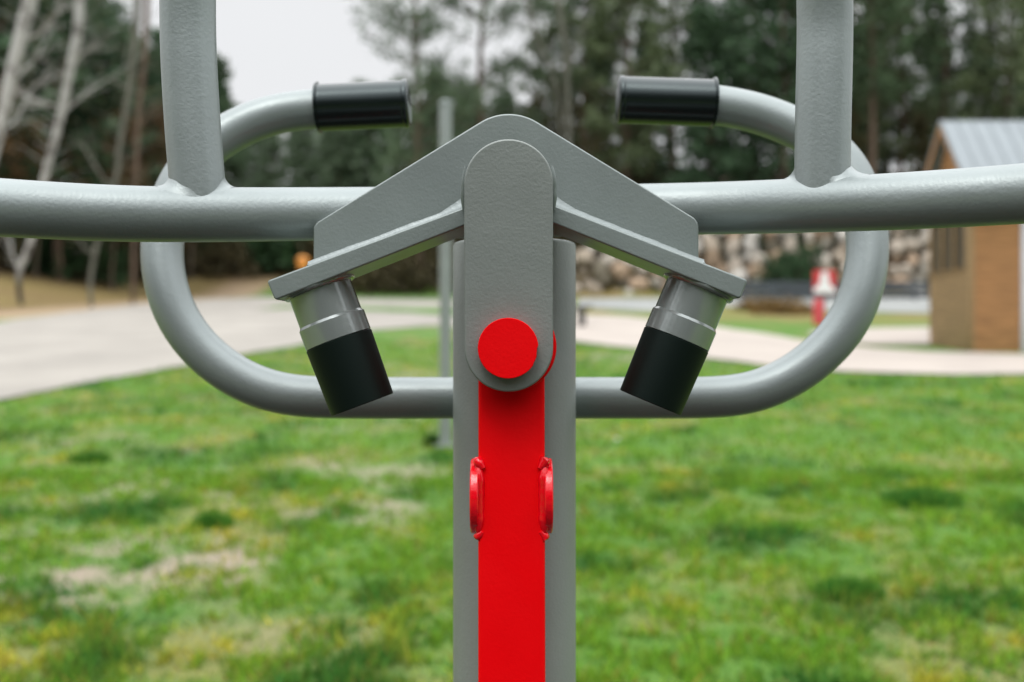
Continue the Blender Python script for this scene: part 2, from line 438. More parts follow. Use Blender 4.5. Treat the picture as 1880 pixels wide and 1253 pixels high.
# --- upright handles
UP = [[(362, 400, .812), (358, 330, .812), (350, 230, .812), (343.5, 120, .812), (341, 40, .812), (341, -60, .81), (344, -220, .81), (352, -420, .81)],
      [(1511, 385, .815), (1511, 330, .815), (1512, 230, .815), (1514.5, 120, .815), (1515.5, 40, .815), (1514, -60, .81), (1506, -220, .81), (1492, -420, .81)]]
def bar_at(x):
    for a, b_ in zip(bar_path, bar_path[1:]):
        if a.x <= x <= b_.x: return a.lerp(b_, (x - a.x) / (b_.x - a.x))
for k, (u, seam) in enumerate(zip(UP, (23, 40))):
    path = relax(catmull([P(*c) for c in u], 10), 10)
    b0 = bar_at(path[0].x); dy = b0.y - path[0].y
    path = [p + Vector((0, dy + .0035, 0)) for p in path]; path[0].z = b0.z
    ru = .0222; Rc = .0224
    bm = bmesh.new(); add_tube(bm, path, ru, 64, seam=seam)
    up = obj('upright_handle', bm, GREYT, mach, sharp=60)
    # concave weld fillet along the saddle where it stands on the crossbar
    bm = bmesh.new(); rings = [[] for _ in range(7)]
    for q in range(96):
        a = 2 * math.pi * q / 96; w = .0085 * (1 + .10 * math.sin(3 * a + k) + .06 * math.sin(8 * a + 2 * k))
        ca, sa = math.cos(a), math.sin(a)
        sn = max(-.99, min(.99, (ru * sa + .0035) / Rc)); th = math.asin(sn); zi = Rc * math.cos(th)
        def onbar(x, t, e=.0003):
            c_ = bar_at(path[0].x + x); return c_ + Vector((0, (Rc + e) * math.sin(t), (Rc + e) * math.cos(t)))
        hgt = w * (.95 + .25 * abs(ca)); zz_ = b0.z + zi + hgt
        cen = min(path[:25], key=lambda p: abs(p.z - zz_))
        p_in = Vector((cen.x + ca * (ru - .0003), cen.y + sa * (ru - .0003), zz_))
        p_mid = onbar(ca * ru, th, .0006); p_out = onbar(ca * (ru + w), max(-1.5, min(1.5, th + sa * .75 * w / Rc)))
        for i in range(7):
            t = i / 6; rings[i].append(bm.verts.new(p_in * (1 - t) ** 2 + p_mid * 2 * t * (1 - t) + p_out * t * t))
    for a, b_ in zip(rings, rings[1:]):
        for q in range(96): bm.faces.new((a[q], a[(q + 1) % 96], b_[(q + 1) % 96], b_[q]))
    obj('weld', bm, GREYT, up, sharp=80)
# --- rear handlebar loop
dl = 1.012; du = 1.075
LP = [(752, 190, du), (690, 193.5, du), (583, 200.5, du), (540, 203.5, du), (480, 215, 1.07), (420, 243, 1.062), (372, 278, 1.052), (336, 322, 1.042), (310, 378, 1.032), (298, 435, 1.024), (297, 482, 1.018), (307, 540, dl), (331, 595, dl), (368, 643, dl), (415, 682, dl), (470, 711, dl), (530, 727, dl), (600, 731, dl), (700, 731, dl), (820, 731, dl), (944, 731, dl),
      (1060, 731, dl), (1180, 731, dl), (1290, 731, dl), (1355, 727, dl), (1410, 713, dl), (1465, 685, dl), (1515, 645, dl), (1556, 597, dl), (1582, 540, dl), (1592.5, 482, 1.018), (1593, 435, 1.024), (1585, 378, 1.032), (1566, 322, 1.042), (1535, 281, 1.052), (1490, 250, 1.062), (1440, 225, 1.07), (1380, 204, du), (1312, 192, du), (1240, 187, du), (1136, 183, du)]
path = relax(catmull([P(*c) for c in LP], 6), 25)
bm = bmesh.new(); add_tube(bm, path, .0211, 48, seam=18)
loop = obj('rear_handlebar', bm, GREYT, mach, sharp=60)
for (p0, p1) in (((582, 198.5, du), (750, 190.5, du)), ((1312, 189.5, du), (1135, 183.5, du))):
    a = P(*p0); c = P(*p1); ax = (c - a).normalized(); Lg = (c - a).length
    prof = [(0, .0216), (.0004, .0270), (.0028, .0273), (.0036, .0250)]
    n = 34
    for i in range(n):
        s0 = .0046 + (Lg - .0105) * i / n; pitch = (Lg - .0105) / n
        prof += [(s0, .02462), (s0 + pitch * .3, .0249), (s0 + pitch * .7, .0249), (s0 + pitch * .98, .02462)]
    prof += [(Lg - .0052, .0256), (Lg - .0015, .0258), (Lg, .0245), (Lg + .0012, .020)]
    bm = bmesh.new(); add_lathe(bm, a, ax, prof, 64)
    obj('hand_grip', bm, GRIP, loop, sharp=50)

# ================================================================== GROUND
K = F * H
def edge_path(px):      # lawn's far edge seen from the machine (pixel column -> pixel row)
    xs = [-600, -200, 0, 150, 280, 400, 560, 690, 800, 940, 1060, 1230, 1300, 1420, 1550, 1880, 2300, 2700]
    ys = [860, 780, 735, 705, 681, 660, 632, 606, 598, 612, 630, 645, 660, 675, 684, 690, 700, 712]
    return np.interp(px, xs, ys)
patches = [(60, 1010, 190, 40), (180, 900, 200, 26), (100, 1088, 170, 50), (20, 1080, 90, 40), (340, 1040, 75, 42), (250, 990, 130, 32), (640, 938, 105, 24), (735, 870, 75, 24), (610, 858, 45, 15), (1790, 1072, 42, 15), (500, 850, 150, 22), (420, 905, 120, 18), (150, 960, 60, 18), (90, 815, 90, 14), (330, 800, 160, 18), (560, 800, 120, 14), (1200, 655, 130, 9), (700, 940, 60, 14), (780, 690, 60, 10)]
pst = [.75, .6, 1, 1, 1, .85, .9, .8, .7, .75, .5, .45, .7, .4, .35, .3, .55, .6, .4]
def bare(x, y):
    x = np.asarray(x, float); y = np.asarray(y, float); m = np.zeros_like(x)
    wx = x + (fbm(x, y, 3.0, 5) - .5) * .5; wy = y + (fbm(x, y, 3.0, 9) - .5) * .7
    for (px, py, rx, ry), st in zip(patches, pst):
        c = G(px, py); ax = rx * c.y / F; ay = ry * c.y ** 2 / K
        q = ((wx - c.x) / ax) ** 2 + ((wy - c.y) / ay) ** 2
        m = np.maximum(m, np.clip(1.5 - q * .85, 0, 1) * st)
    m = m * np.clip(.75 + (fbm(x, y, 5.5, 13) - .46) * 5.0, 0.03, 1)
    return np.clip(m + (fbm(x, y, 1.9, 3) - .60) * 1.1 * (x < .3) * (y > 3.5), 0, 1)
def lush(x, y):        # dark lush tussocks
    return np.clip((fbm(x, y, 2.1, 21) - .53) * 4.0, 0, 1)
def dry(x, y):
    near = np.clip((5.6 - np.asarray(y, float)) / 2.2, 0, 1)
    return np.clip((fbm(x, y, 2.6, 33) - .50 + .10 * near + .05 * (np.asarray(x) < 0)) * 3.6, 0, 1)
def mixc(a, b, t): return a + (np.asarray(b) - a) * t[:, None]
def ground_tint(x, y):
    n = len(x); c = np.tile(np.array([.075, .165, .020]), (n, 1))
    c = mixc(c, (.20, .175, .065), dry(x, y) * .7)
    c = mixc(c, (.05, .13, .03), lush(x, y) * .6)
    c = mixc(c, (.275, .225, .175), bare(x, y))
    # verge and forest floor
    bk = bank(x, y)
    left = (x < -14.3) & (y > 15) | (bk > 0)
    v = np.clip(fbm(x, y, .5, 41) * 1.6 - .3, 0, 1)
    fl = mixc(np.tile(np.array([.21, .165, .055]), (n, 1)), (.15, .095, .045), v)
    fl = mixc(fl, (.36, .27, .185), np.clip(1.2 - np.abs(x + 15.4) / 1.6, 0, 1) * (y < 60) * .9)
    fl = mixc(fl, (.075, .052, .032), np.clip((bk - .9) / 1.2, 0, 1))
    c = np.where(left[:, None], fl, c)
    far = np.clip((y - 34) / 6, 0, 1) * (x > 1) * (bk <= 0)
    c = mixc(c, (.19, .15, .05), np.clip((y - 24) / 5, 0, 1) * (x > 1) * (bk <= 0) * np.clip(fbm(x, y, .45, 51) * 2 - .25, 0, 1))
    return c
def lines(lo, hi, f0, f1, fine, coarse):
    a = [lo]
    while a[-1] < hi:
        v = a[-1]; d = 0 if f0 <= v <= f1 else min(abs(v - f0), abs(v - f1))
        a.append(v + min(coarse, fine + d * .12))
    return np.array(a)
gx = lines(-260, 260, -5.5, 5.5, .075, 12); gy = lines(-120, 320, 2.4, 12, .08, 12)
X, Y = np.meshgrid(gx, gy); xx, yy = X.ravel(), Y.ravel()
zz = ground_z(xx, yy)
nearm = np.exp(-((xx / 9) ** 2 + ((yy - 7) / 8) ** 2))
zz = zz - .012 + (fbm(xx, yy, 1.2, 61) - .5) * .03 * nearm
nx, ny = len(gx), len(gy); idx = np.arange(nx * ny).reshape(ny, nx)
fc = np.stack([idx[:-1, :-1], idx[:-1, 1:], idx[1:, 1:], idx[1:, :-1]], -1).reshape(-1, 4)
me = np_mesh('ground', np.stack([xx, yy, zz], 1), fc, ground_tint(xx, yy))
tag(finish('ground', me, GROUND, sharp=80), kind='structure')

def sheet(name, pxs, mat, lift, kind='structure', rag=.2):
    """polygon given by its surveyed outline, laid on the sloping lawn with a slightly ragged rim"""
    pts = [G(*p) for p in pxs]; out = []
    n = len(pts)
    for i in range(n):
        a, b_ = pts[i], pts[(i + 1) % n]; k = max(1, int((b_ - a).length / .7))
        for j in range(k):
            q = a.lerp(b_, j / k); s = rag * (float(vn(q.x, q.y, .9, 71)) - .5) * 2
            out.append((q.x + s * .6, q.y + s))
    bm = bmesh.new(); vs = [bm.verts.new((x, y, float(S * y) + lift)) for x, y in out]
    f = bm.faces.new(vs); f.normal_update()
    if f.normal.z < 0: f.normal_flip()
    bmesh.ops.triangulate(bm, faces=[f])
    me = bpy.data.meshes.new(name); bm.to_mesh(me); bm.free()
    return tag(finish(name, me, mat, smooth=False), kind=kind)
sheet('road', [(-900, 940), (-420, 815), (-200, 775), (0, 735), (150, 705), (280, 681), (400, 660), (560, 632), (690, 606), (800, 598), (940, 604), (1060, 600), (1060, 566), (940, 553), (800, 549), (680, 547), (560, 546), (480, 546), (400, 549), (330, 553), (250, 560), (120, 575), (0, 591), (-300, 640), (-900, 760)], ROAD, .008)
sheet('path', [(800, 600), (940, 612), (1060, 630), (1230, 645), (1300, 660), (1420, 675), (1550, 684), (1880, 690), (2300, 700), (2900, 712), (2900, 660), (2300, 655), (1880, 652), (1700, 648), (1600, 641), (1500, 628), (1380, 610), (1250, 592), (1150, 582), (1060, 577), (940, 575)], SAND, .014)
sheet('side_path', [(1480, 612), (1560, 604), (1720, 601), (2000, 600), (2000, 622), (1720, 634), (1590, 634), (1500, 624)], SAND, .018)
sheet('yard', [(1060, 566), (1200, 572), (1290, 560), (1500, 571), (1720, 576), (2100, 585), (2100, 550), (1700, 547), (1300, 547), (1060, 548)], CARPARK, .012)
GV = plain('short_green_turf', (.075, .155, .025), .9, vary=.35, scale=1.2)
sheet('grass_island', [(470, 570), (560, 566), (700, 573), (806, 579), (900, 584), (1000, 578), (900, 566), (760, 566), (600, 563), (520, 562)], GV, .022)
sheet('grass_strip', [(560, 547.5), (700, 550), (860, 552), (1000, 551), (1000, 545), (800, 541), (640, 541.5)], GV, .024)

bm = bmesh.new(); vs = []  # unseen dark sheet, added so the tube undersides reflect something dark
for k in range(60):
    a = 2 * math.pi * k / 60; x_ = 3.2 * math.copysign(abs(math.cos(a)) ** .5, math.cos(a)); y_ = -2.6 + 4.6 * math.copysign(abs(math.sin(a)) ** .5, math.sin(a))
    vs.append(bm.verts.new((x_, y_, S * y_ + .012)))
bm.faces.new(vs); me = bpy.data.meshes.new('unseen_dark_pad'); bm.to_mesh(me); bm.free()
tag(finish('unseen_dark_pad', me, plain('dark_pad_surface', (.010, .012, .009), .95, vary=.5, scale=30, bumpd=.01, bscale=50), smooth=False), kind='structure')
# ---- lawn blades (nobody could count them)
def blades(n, y0, y1, pw, hmin, hmax, wmin, wmax):
    y = (y0 ** pw + rng.random(n) * (y1 ** pw - y0 ** pw)) ** (1 / pw)
    x = (rng.random(n) * 2 - 1) * (.66 * y + .6)
    px = CX + x / y * F
    ok = (y < K / (edge_path(px) - 500) - .03) & (rng.random(n) > bare(x, y) * .93)
    x, y = x[ok], y[ok]; n = len(x)
    lu, dr = lush(x, y), dry(x, y)
    h = (hmin + rng.random(n) ** 1.4 * (hmax - hmin)) * (.8 + .5 * lu)
    w = wmin + rng.random(n) * (wmax - wmin)
    a = rng.random(n) * 2 * np.pi; la = rng.random(n) * 2 * np.pi; le = h * (.3 + 1.1 * rng.random(n))
    z = ground_z(x, y) - .012 + (fbm(x, y, 1.2, 61) - .5) * .03 * np.exp(-((x / 9) ** 2 + ((y - 7) / 8) ** 2)) - .004
    dx, dy = np.cos(a) * w, np.sin(a) * w
    c = np.tile(np.array([.160, .330, .030]), (n, 1))
    cl = np.clip((vn(x, y, 8, 81) * .4 + vn(x, y, 19, 82) * .6 - .38) * 5, 0, 1)
    c = mixc(c, (.024, .130, .026), np.clip(lu * .85 + .75 * (1 - cl) + (rng.random(n) - .6) * .4, 0, 1))
    yl = np.clip((vn(x, y, 7, 91) - .52) * 5, 0, 1)
    c = mixc(c, (.50, .43, .05), np.clip(dr * .75 * (.3 + yl) + (rng.random(n) - .66) * 1.0, 0, 1) * (1 - .7 * lu))
    h = h * (.45 + .9 * cl)
    c = mixc(c, (.30, .19, .06), (rng.random(n) < .035).astype(float))
    c *= (.50 + 1.0 * rng.random(n))[:, None]
    keep = rng.random(n) < .30 + .70 * cl
    x, y, z, h, w, le, la, a, dx, dy, c = (q[keep] for q in (x, y, z, h, w, le, la, a, dx, dy, c)); n = len(x)
    v = np.empty((n, 3, 3))
    v[:, 0] = np.stack([x - dx, y - dy, z], 1); v[:, 1] = np.stack([x + dx, y + dy, z], 1)
    v[:, 2] = np.stack([x + np.cos(la) * le, y + np.sin(la) * le, z + h], 1)
    return v.reshape(-1, 3), np.repeat(c, 3, 0)
va, ca = blades(190000, 2.7, 6.5, 1.0, .018, .062, .0032, .0068)
vb, cb_ = blades(190000, 6.0, 19, .8, .025, .065, .004, .009)
v = np.concatenate([va, vb]); c = np.concatenate([ca, cb_])
me = np_mesh('grass', v, np.arange(len(v)).reshape(-1, 3), c)
tag(finish('grass', me, GRASS, smooth=False), 'short patchy green and yellow lawn grass around the machine', 'grass', kind='stuff')

# ---- tufts that stand out
def tuft(name, px, py, h, r, n, label, cat, tint):
    b0 = G(px, py); kc = rng.normal(size=(7, 2)) * r * np.array([.10, .06]); kk = rng.integers(0, 7, n); a = rng.random(n) * 2 * np.pi
    x = b0.x + kc[kk, 0] + np.clip(rng.normal(size=n), -1.5, 1.5) * r * .42; y = b0.y + kc[kk, 1] + np.clip(rng.normal(size=n), -1.5, 1.5) * r * .26; q = np.minimum(np.hypot(x - b0.x, y - b0.y), r); z = np.full(n, b0.z - .01)
    hh = h * (.5 + .6 * rng.random(n)) * (1 - .4 * q / r); w = .004 + .006 * rng.random(n)
    a2 = rng.random(n) * 2 * np.pi; le = hh * rng.random(n) * .6
    v = np.empty((n, 3, 3)); dx, dy = np.cos(a2) * w, np.sin(a2) * w
    v[:, 0] = np.stack([x - dx, y - dy, z], 1); v[:, 1] = np.stack([x + dx, y + dy, z], 1)
    v[:, 2] = np.stack([x + np.cos(a) * le, y + np.sin(a) * le, z + hh], 1)
    c = mixc(np.tile(np.array(tint), (n, 1)), (.20, .36, .05), (rng.random(n) < .25) * .8) * (.6 + .7 * rng.random(n))[:, None]
    me = np_mesh(name, v.reshape(-1, 3), np.arange(n * 3).reshape(-1, 3), np.repeat(c, 3, 0))
    tag(finish(name, me, GRASS, origin=b0, smooth=False), label, cat)
tuft('grass_tussock', 792, 816, .11, .065, 500, 'dark green tussock at the foot of the slim pole', 'tussock', (.03, .09, .03))
tuft('grass_tussock', 1690, 920, .10, .26, 1800, 'largest dark green tussock in the lawn to the right', 'tussock', (.05, .19, .03))
tuft('grass_tussock', 1560, 1090, .085, .16, 1200, 'dark green tussock in the lawn near the lower right', 'tussock', (.06, .21, .03))
tuft('grass_tussock', 390, 965, .09, .12, 1000, 'dark green tussock beside the bare sandy patches', 'tussock', (.06, .21, .03))
tuft('grass_tussock', 165, 845, .085, .17, 1100, 'dark green tussock in the lawn near the road', 'tussock', (.06, .20, .03))
# small white flower
b0 = G(1132, 822)
fl = empty('white_flower', b0, 'tiny white flower alone in the lawn right of the post', 'flower')
bm = bmesh.new(); add_tube(bm, [b0, b0 + Vector((.004, 0, .03)), b0 + Vector((.002, 0, .055))], .0016, 6); obj('stem', bm, GRASS if False else GV, fl)
bm = bmesh.new()
for k in range(11):
    a = 2 * math.pi * k / 11
    M = Matrix.Translation(b0 + Vector((.002, 0, .058))) @ Matrix.Rotation(a, 4, 'Z') @ Matrix.Rotation(-.35, 4, 'Y')
    add_box(bm, (.004, -.0045, -.0008), (.024, .0045, .0008), 0, M)
add_lathe(bm, b0 + Vector((.002, 0, .052)), (0, 0, 1), [(0, .006), (.006, .008), (.010, .004)], 12)
obj('petals', bm, WHITE, fl)

# ================================================================== SLIM POLE
b0 = G(818, 818); pole = empty('slim_pole', b0, 'slim grey round pole standing in the lawn behind the machine', 'pole')
ht = P(819, 190, b0.y).z - b0.z
bm = bmesh.new(); r = 11.3 / F * b0.y
add_lathe(bm, b0, (0, 0, 1), [(-.15, r), (ht - .01, r), (ht, r - .008)], 40); obj('shaft', bm, PALEG, pole)
bm = bmesh.new(); add_lathe(bm, b0, (0, 0, 1), [(-.03, r + .045), (.006, r + .045), (.008, r + .04)], 40); obj('base_plate', bm, GREY, pole)
bm = bmesh.new(); add_lathe(bm, b0 + Vector((0, 0, ht)), (0, 0, 1), [(-.02, r + .004), (.006, r + .004), (.018, r * .7), (.024, r * .2)], 40); obj('cap', bm, GREYT, pole)

# ================================================================== SHED
gc = G(1781, 645); bx, bY = gc.x, gc.y
shed = empty('wooden_shed', gc, 'small brown board clad shed with blue grey sheet metal roof', 'shed')
wid, dep = 5.2, 1.55
z0 = gc.z - .25; zw = P(0, 365, bY).z
def clad(lo, hi, axis, zl, zh, thick=.022, pitch=.115):
    """horizontal lapped boards as real boards"""
    bm = bmesh.new(); z = zl
    while z < zh - .01:
        zt_ = min(z + pitch - .003, zh)
        if axis == 'y':   # face looks along -y; lo/hi are x
            add_box(bm, (lo, bY - thick * random.uniform(.8, 1.1), z), (hi, bY + .04, zt_), .002)
        else:             # face looks along -x; lo/hi are y
            add_box(bm, (bx - thick * random.uniform(.8, 1.1), lo, z), (bx + .04, hi, zt_), .002)
        z += pitch
    return bm
bm = bmesh.new(); add_box(bm, (bx + .045, bY + .045, z0), (bx + wid, bY + dep, zw)); obj('core_wall', bm, WOOD2, shed)
obj('front_wall', clad(bx + .002, bx + .83, 'y', z0 + .2, zw), WOOD, shed, smooth=False)
obj('front_wall', clad(bx + .96, bx + wid, 'y', z0 + .2, zw), WOOD, shed, smooth=False)
zwin0, zwin1 = P(0, 497, bY + .8).z, P(0, 405, bY + .8).z
obj('side_wall', clad(bY + .002, bY + dep, 'x', z0 + .2, zwin0), WOOD2, shed, smooth=False)
obj('side_wall', clad(bY + .002, bY + dep, 'x', zwin1, zw), WOOD2, shed, smooth=False)
bm = bmesh.new(); add_box(bm, (bx - .03, bY - .028, z0 + .15), (bx + .06, bY - .002, zw), .004); add_box(bm, (bx - .03, bY - .004, z0 + .15), (bx - .005, bY + .08, zw), .004); obj('corner_board', bm, WOOD2, shed)
bm = bmesh.new(); add_box(bm, (bx + .83, bY - .05, z0 + .2), (bx + .96, bY + .02, zw - .02), .008); obj('door_frame', bm, PALE, shed)
win = None
bm = bmesh.new(); add_box(bm, (bx + .02, bY + .09, zwin0), (bx + .044, bY + dep - .03, zwin1)); win = obj('window', bm, DARK, shed)
bm = bmesh.new()
for k in range(4):
    y_ = bY + .09 + (dep - .15) * k / 3; add_box(bm, (bx - .03, y_, zwin0), (bx + .018, y_ + .05, zwin1), .004)
add_box(bm, (bx - .045, bY + .085, zwin0 - .03), (bx + .018, bY + dep, zwin0 - .001), .004)
obj('window_frame', bm, PALE if False else WOOD2, win)
# roof: ridge along x, sheets with standing seams
yr = bY + dep / 2; pr = P(1724, 222, yr); zr = pr.z; xo = pr.x
ye = bY - .35; ze = P(0, 352, ye).z; xo0 = xo
bm = bmesh.new()
sl = Vector((0, ye - yr, ze - zr)); nrm = Vector((0, -(zr - ze), (yr - ye))).normalized(); nrm = nrm if nrm.z > 0 else -nrm
for (yb_, sgn) in ((ye, -1), (2 * yr - ye, 1)):
    n2 = Vector((0, nrm.y * (1 if sgn < 0 else -1), nrm.z))
    a = Vector((xo, yr, zr)); b_ = Vector((xo, yb_, ze)); xw = bx + wid + .4
    c_ = [a, b_, Vector((xw, yb_, ze)), Vector((xw, yr, zr))]
    vs = [bm.verts.new(p) for p in c_] + [bm.verts.new(p - n2 * .03) for p in c_]
    for q in ((0, 1, 2, 3), (7, 6, 5, 4), (0, 4, 5, 1), (1, 5, 6, 2), (2, 6, 7, 3), (3, 7, 4, 0)): bm.faces.new([vs[i] for i in q])
    nrib = 22
    for i in range(nrib):
        x_ = xo + .02 + (xw - xo - .06) * i / (nrib - 1)
        q0 = Vector((x_, yr, zr)) + n2 * .012; q1 = Vector((x_, yb_, ze)) + n2 * .012
        add_tube(bm, [q0, q1], .008, 6)
roof = obj('roof', bm, SHEET, shed, sharp=40)
bm = bmesh.new(); gb = [(bx + .01, bY, zw), (bx + .01, bY + dep, zw), (bx + .01, yr, zr - .12)]
vs = [bm.verts.new(p) for p in gb] + [bm.verts.new((p[0] + .05, p[1], p[2])) for p in gb]
for q in ((0, 1, 2), (5, 4, 3), (0, 3, 4, 1), (1, 4, 5, 2), (2, 5, 3, 0)): bm.faces.new([vs[i] for i in q])
obj('gable', bm, WOOD, shed, smooth=False)
bm = bmesh.new()
for yb_ in (ye, 2 * yr - ye):
    a = Vector((xo + .01, yr, zr - .035)); b_ = Vector((xo + .01, yb_, ze - .035))
    c_ = [a, b_, b_ - Vector((0, 0, .13)), a - Vector((0, 0, .16))]
    vs = [bm.verts.new(p) for p in c_] + [bm.verts.new(p + Vector((.03, 0, 0))) for p in c_]
    for q in ((0, 1, 2, 3), (7, 6, 5, 4), (0, 4, 5, 1), (1, 5, 6, 2), (2, 6, 7, 3), (3, 7, 4, 0)): bm.faces.new([vs[i] for i in q])
obj('bargeboard', bm, WOOD, shed, smooth=False)

# ================================================================== ROCK BANK, FENCE, SIGN, BENCH, BIN
def blob(bm, c, r, seed, sub=2):
    t = bmesh.new(); bmesh.ops.create_icosphere(t, subdivisions=sub, radius=1)
    rr = random.Random(seed); ks = [Vector((rr.uniform(-1, 1), rr.uniform(-1, 1), rr.uniform(-1, 1))).normalized() for _ in range(7)]
    hs = [rr.uniform(.55, .9) for _ in ks]
    rot = Quaternion((rr.random(), rr.random(), rr.random(), rr.random())).normalized().to_matrix()
    for v in t.verts:
        p = v.co.copy()
        for k, h in zip(ks, hs):
            dd = p.dot(k)
            if dd > h: p -= k * (dd - h)
        p = rot @ Vector((p.x * r[0], p.y * r[1], p.z * r[2])); v.co = Vector(c) + p
    me = bpy.data.meshes.new('tmp'); t.to_mesh(me); t.free(); n0 = len(bm.verts); bm.from_mesh(me); bpy.data.meshes.remove(me)
    return n0, len(bm.verts)
bm = bmesh.new(); tints = []
rk = random.Random(5); cols = [(.46, .40, .33), (.55, .50, .43), (.38, .32, .25), (.30, .22, .15), (.50, .37, .26), (.24, .22, .18), (.60, .57, .52), (.17, .15, .11)]
row = 0; zlv = 0
while zlv < 3.9:
    x = 2.6 + rk.uniform(0, .8)
    while x < 27:
        r0 = rk.uniform(.42, .85); y = 51.2 + zlv * .42 + rk.uniform(-.25, .25)
        topline = 3.9 * min(1, max(.35, (x - 1.2) / 4.0)) + .35 * math.sin(x * .9)
        if zlv < topline:
            n0, n1 = blob(bm, (x, y, S * 51.5 + zlv + rk.uniform(-.12, .12) + .15), (r0, r0 * .8, r0 * .62), rk.random())
            cc = tuple(.8 * q for q in rk.choice(cols)); tints += [cc] * (n1 - n0)
        x += r0 * 1.45
    zlv += .62
me = bpy.data.meshes.new('rock_bank'); bm.to_mesh(me); bm.free()
a = me.attributes.new('tint', 'FLOAT_COLOR', 'POINT'); cc = np.ones((len(me.vertices), 4), np.float32); cc[:, :3] = np.array(tints); a.data.foreach_set('color', cc.ravel())
tag(finish('rock_bank', me, STONE, origin=(14, 51.2, S * 51.2), sharp=25), 'bank of pale stacked boulders below the forest to the right', 'rock wall')

fy = 46.5
fen = empty('low_fence', (15, fy, S * fy), 'low dark slate board fence in front of the boulder bank', 'fence')
xA, xB = (1285 - CX) / F * fy, (1990 - CX) / F * fy
bm = bmesh.new()
for k in range(3): add_box(bm, (xA, fy, S * fy + .10 + k * .27), (xB, fy + .04, S * fy + .33 + k * .27), .006)
obj('board_panel', bm, SLATE, fen, smooth=False)
k = 0; x = xA
while x < xB:
    bm = bmesh.new(); add_box(bm, (x, fy + .042, S * fy - .1), (x + .12, fy + .16, S * fy + .98), .01); obj('fence_post', bm, SLATE, fen, smooth=False); x += 2.0
# sign on a short post
ys = 25.0; g0 = Vector(((1502 - CX) / F * ys, ys, S * ys)); sg = empty('warning_sign', g0, 'red and white square sign on a short red post beside the path', 'sign')
pb, pt = P(1513, 540, ys), P(1513, 497, ys); hw = 20.5 / F * ys
bm = bmesh.new(); add_box(bm, (pb.x - hw, ys - .03, pb.z), (pb.x + hw, ys - .005, pt.z), .01); bd = obj('sign_board', bm, SIGNRED, sg)
bm = bmesh.new(); hb = pt.z - pb.z
o_ = [(-.10, .0), (.10, .0), (.10, .3), (.15, .3), (.0, .52), (-.15, .3), (-.10, .3)]
zz0 = pb.z + hb * .03
sh = [(-.95, 0), (.95, 0), (.95, .20), (.55, .34), (.38, .52), (.36, .80), (.20, .93), (-.20, .93), (-.36, .80), (-.38, .52), (-.55, .34), (-.95, .20)]
add_slab(bm, [(pb.x + a * hw, zz0 + c * hb * .97) for a, c in sh], ys - .036, ys - .031, 0); obj('pictogram', bm, SIGNWHITE, bd, smooth=False)
bm = bmesh.new(); add_lathe(bm, Vector((pb.x, ys + .02, g0.z - .2)), (0, 0, 1), [(0, .022), (pt.z - g0.z + .15, .022)], 16); obj('sign_pole', bm, DGREY, sg)
pz = P(0, 549, ys).z; xr_ = (1500 - CX) / F * ys
bm = bmesh.new(); add_lathe(bm, Vector((xr_, ys - .12, g0.z - .2)), (0, 0, 1), [(0, .13), (pz - g0.z + .12, .13), (pz - g0.z + .18, .10), (pz - g0.z + .2, .04)], 28); obj('red_post', bm, POSTRED, sg)
# bench
yb_ = 23.8; zb0 = S * yb_; xb1 = (1088 - CX) / F * yb_
be = empty('park_bench', (xb1 - .8, yb_, zb0), 'dark timber bench at the path edge, half hidden by the post', 'bench')
bm = bmesh.new()
for k in range(4): add_box(bm, (xb1 - 1.6, yb_ + k * .11, zb0 + .44), (xb1, yb_ + k * .11 + .095, zb0 + .50), .008)
obj('seat', bm, DGREY, be)
for xq in (xb1 - 1.45, xb1 - .32):
    bm = bmesh.new(); add_box(bm, (xq, yb_ + .03, zb0 - .1), (xq + .16, yb_ + .40, zb0 + .438), .012); obj('leg', bm, DGREY, be)
# litter bin
yo = 47.0; go = Vector(((556 - CX) / F * yo, yo, S * yo)); bn = empty('litter_bin', go, 'small orange litter bin at the far end of the road', 'litter bin')
zo = P(0, 470, yo).z
bm = bmesh.new(); add_lathe(bm, Vector((go.x, yo, zo - .75)), (0, 0, 1), [(.12, .20), (.16, .25), (.55, .28), (.57, .30), (.62, .30), (.70, .22), (.75, .08)], 24); obj('bin_body', bm, ORANGE, bn)
bm = bmesh.new(); add_lathe(bm, go, (0, 0, 1), [(-.2, .06), (zo - .75 - go.z, .06)], 12); obj('bin_post', bm, DGREY, bn)

# ================================================================== TREES
def seg_mesh(segs, n=5):
    """segs: list of (p0, p1, r0, r1) -> open tapered prisms"""
    p0 = np.array([s[0] for s in segs], float); p1 = np.array([s[1] for s in segs], float)
    r0 = np.array([s[2] for s in segs]); r1 = np.array([s[3] for s in segs])
    t = p1 - p0; t /= np.linalg.norm(t, axis=1, keepdims=True) + 1e-9
    ref = np.where(np.abs(t[:, 2:3]) < .8, np.array([[0, 0, 1.]]), np.array([[1., 0, 0]]))
    u = np.cross(t, ref); u /= np.linalg.norm(u, axis=1, keepdims=True); w = np.cross(t, u)
    a = 2 * np.pi * np.arange(n) / n
    ring = u[:, None] * np.cos(a)[None, :, None] + w[:, None] * np.sin(a)[None, :, None]
    V = np.concatenate([p0[:, None] + ring * r0[:, None, None], p1[:, None] + ring * r1[:, None, None]], 1)
    m_ = len(segs); base = (np.arange(m_) * 2 * n)[:, None]
    k = np.arange(n); k2 = (k + 1) % n
    fcs = np.stack([base + k, base + k2, base + n + k2, base + n + k], -1).reshape(-1, 4)
    return V.reshape(-1, 3), fcs
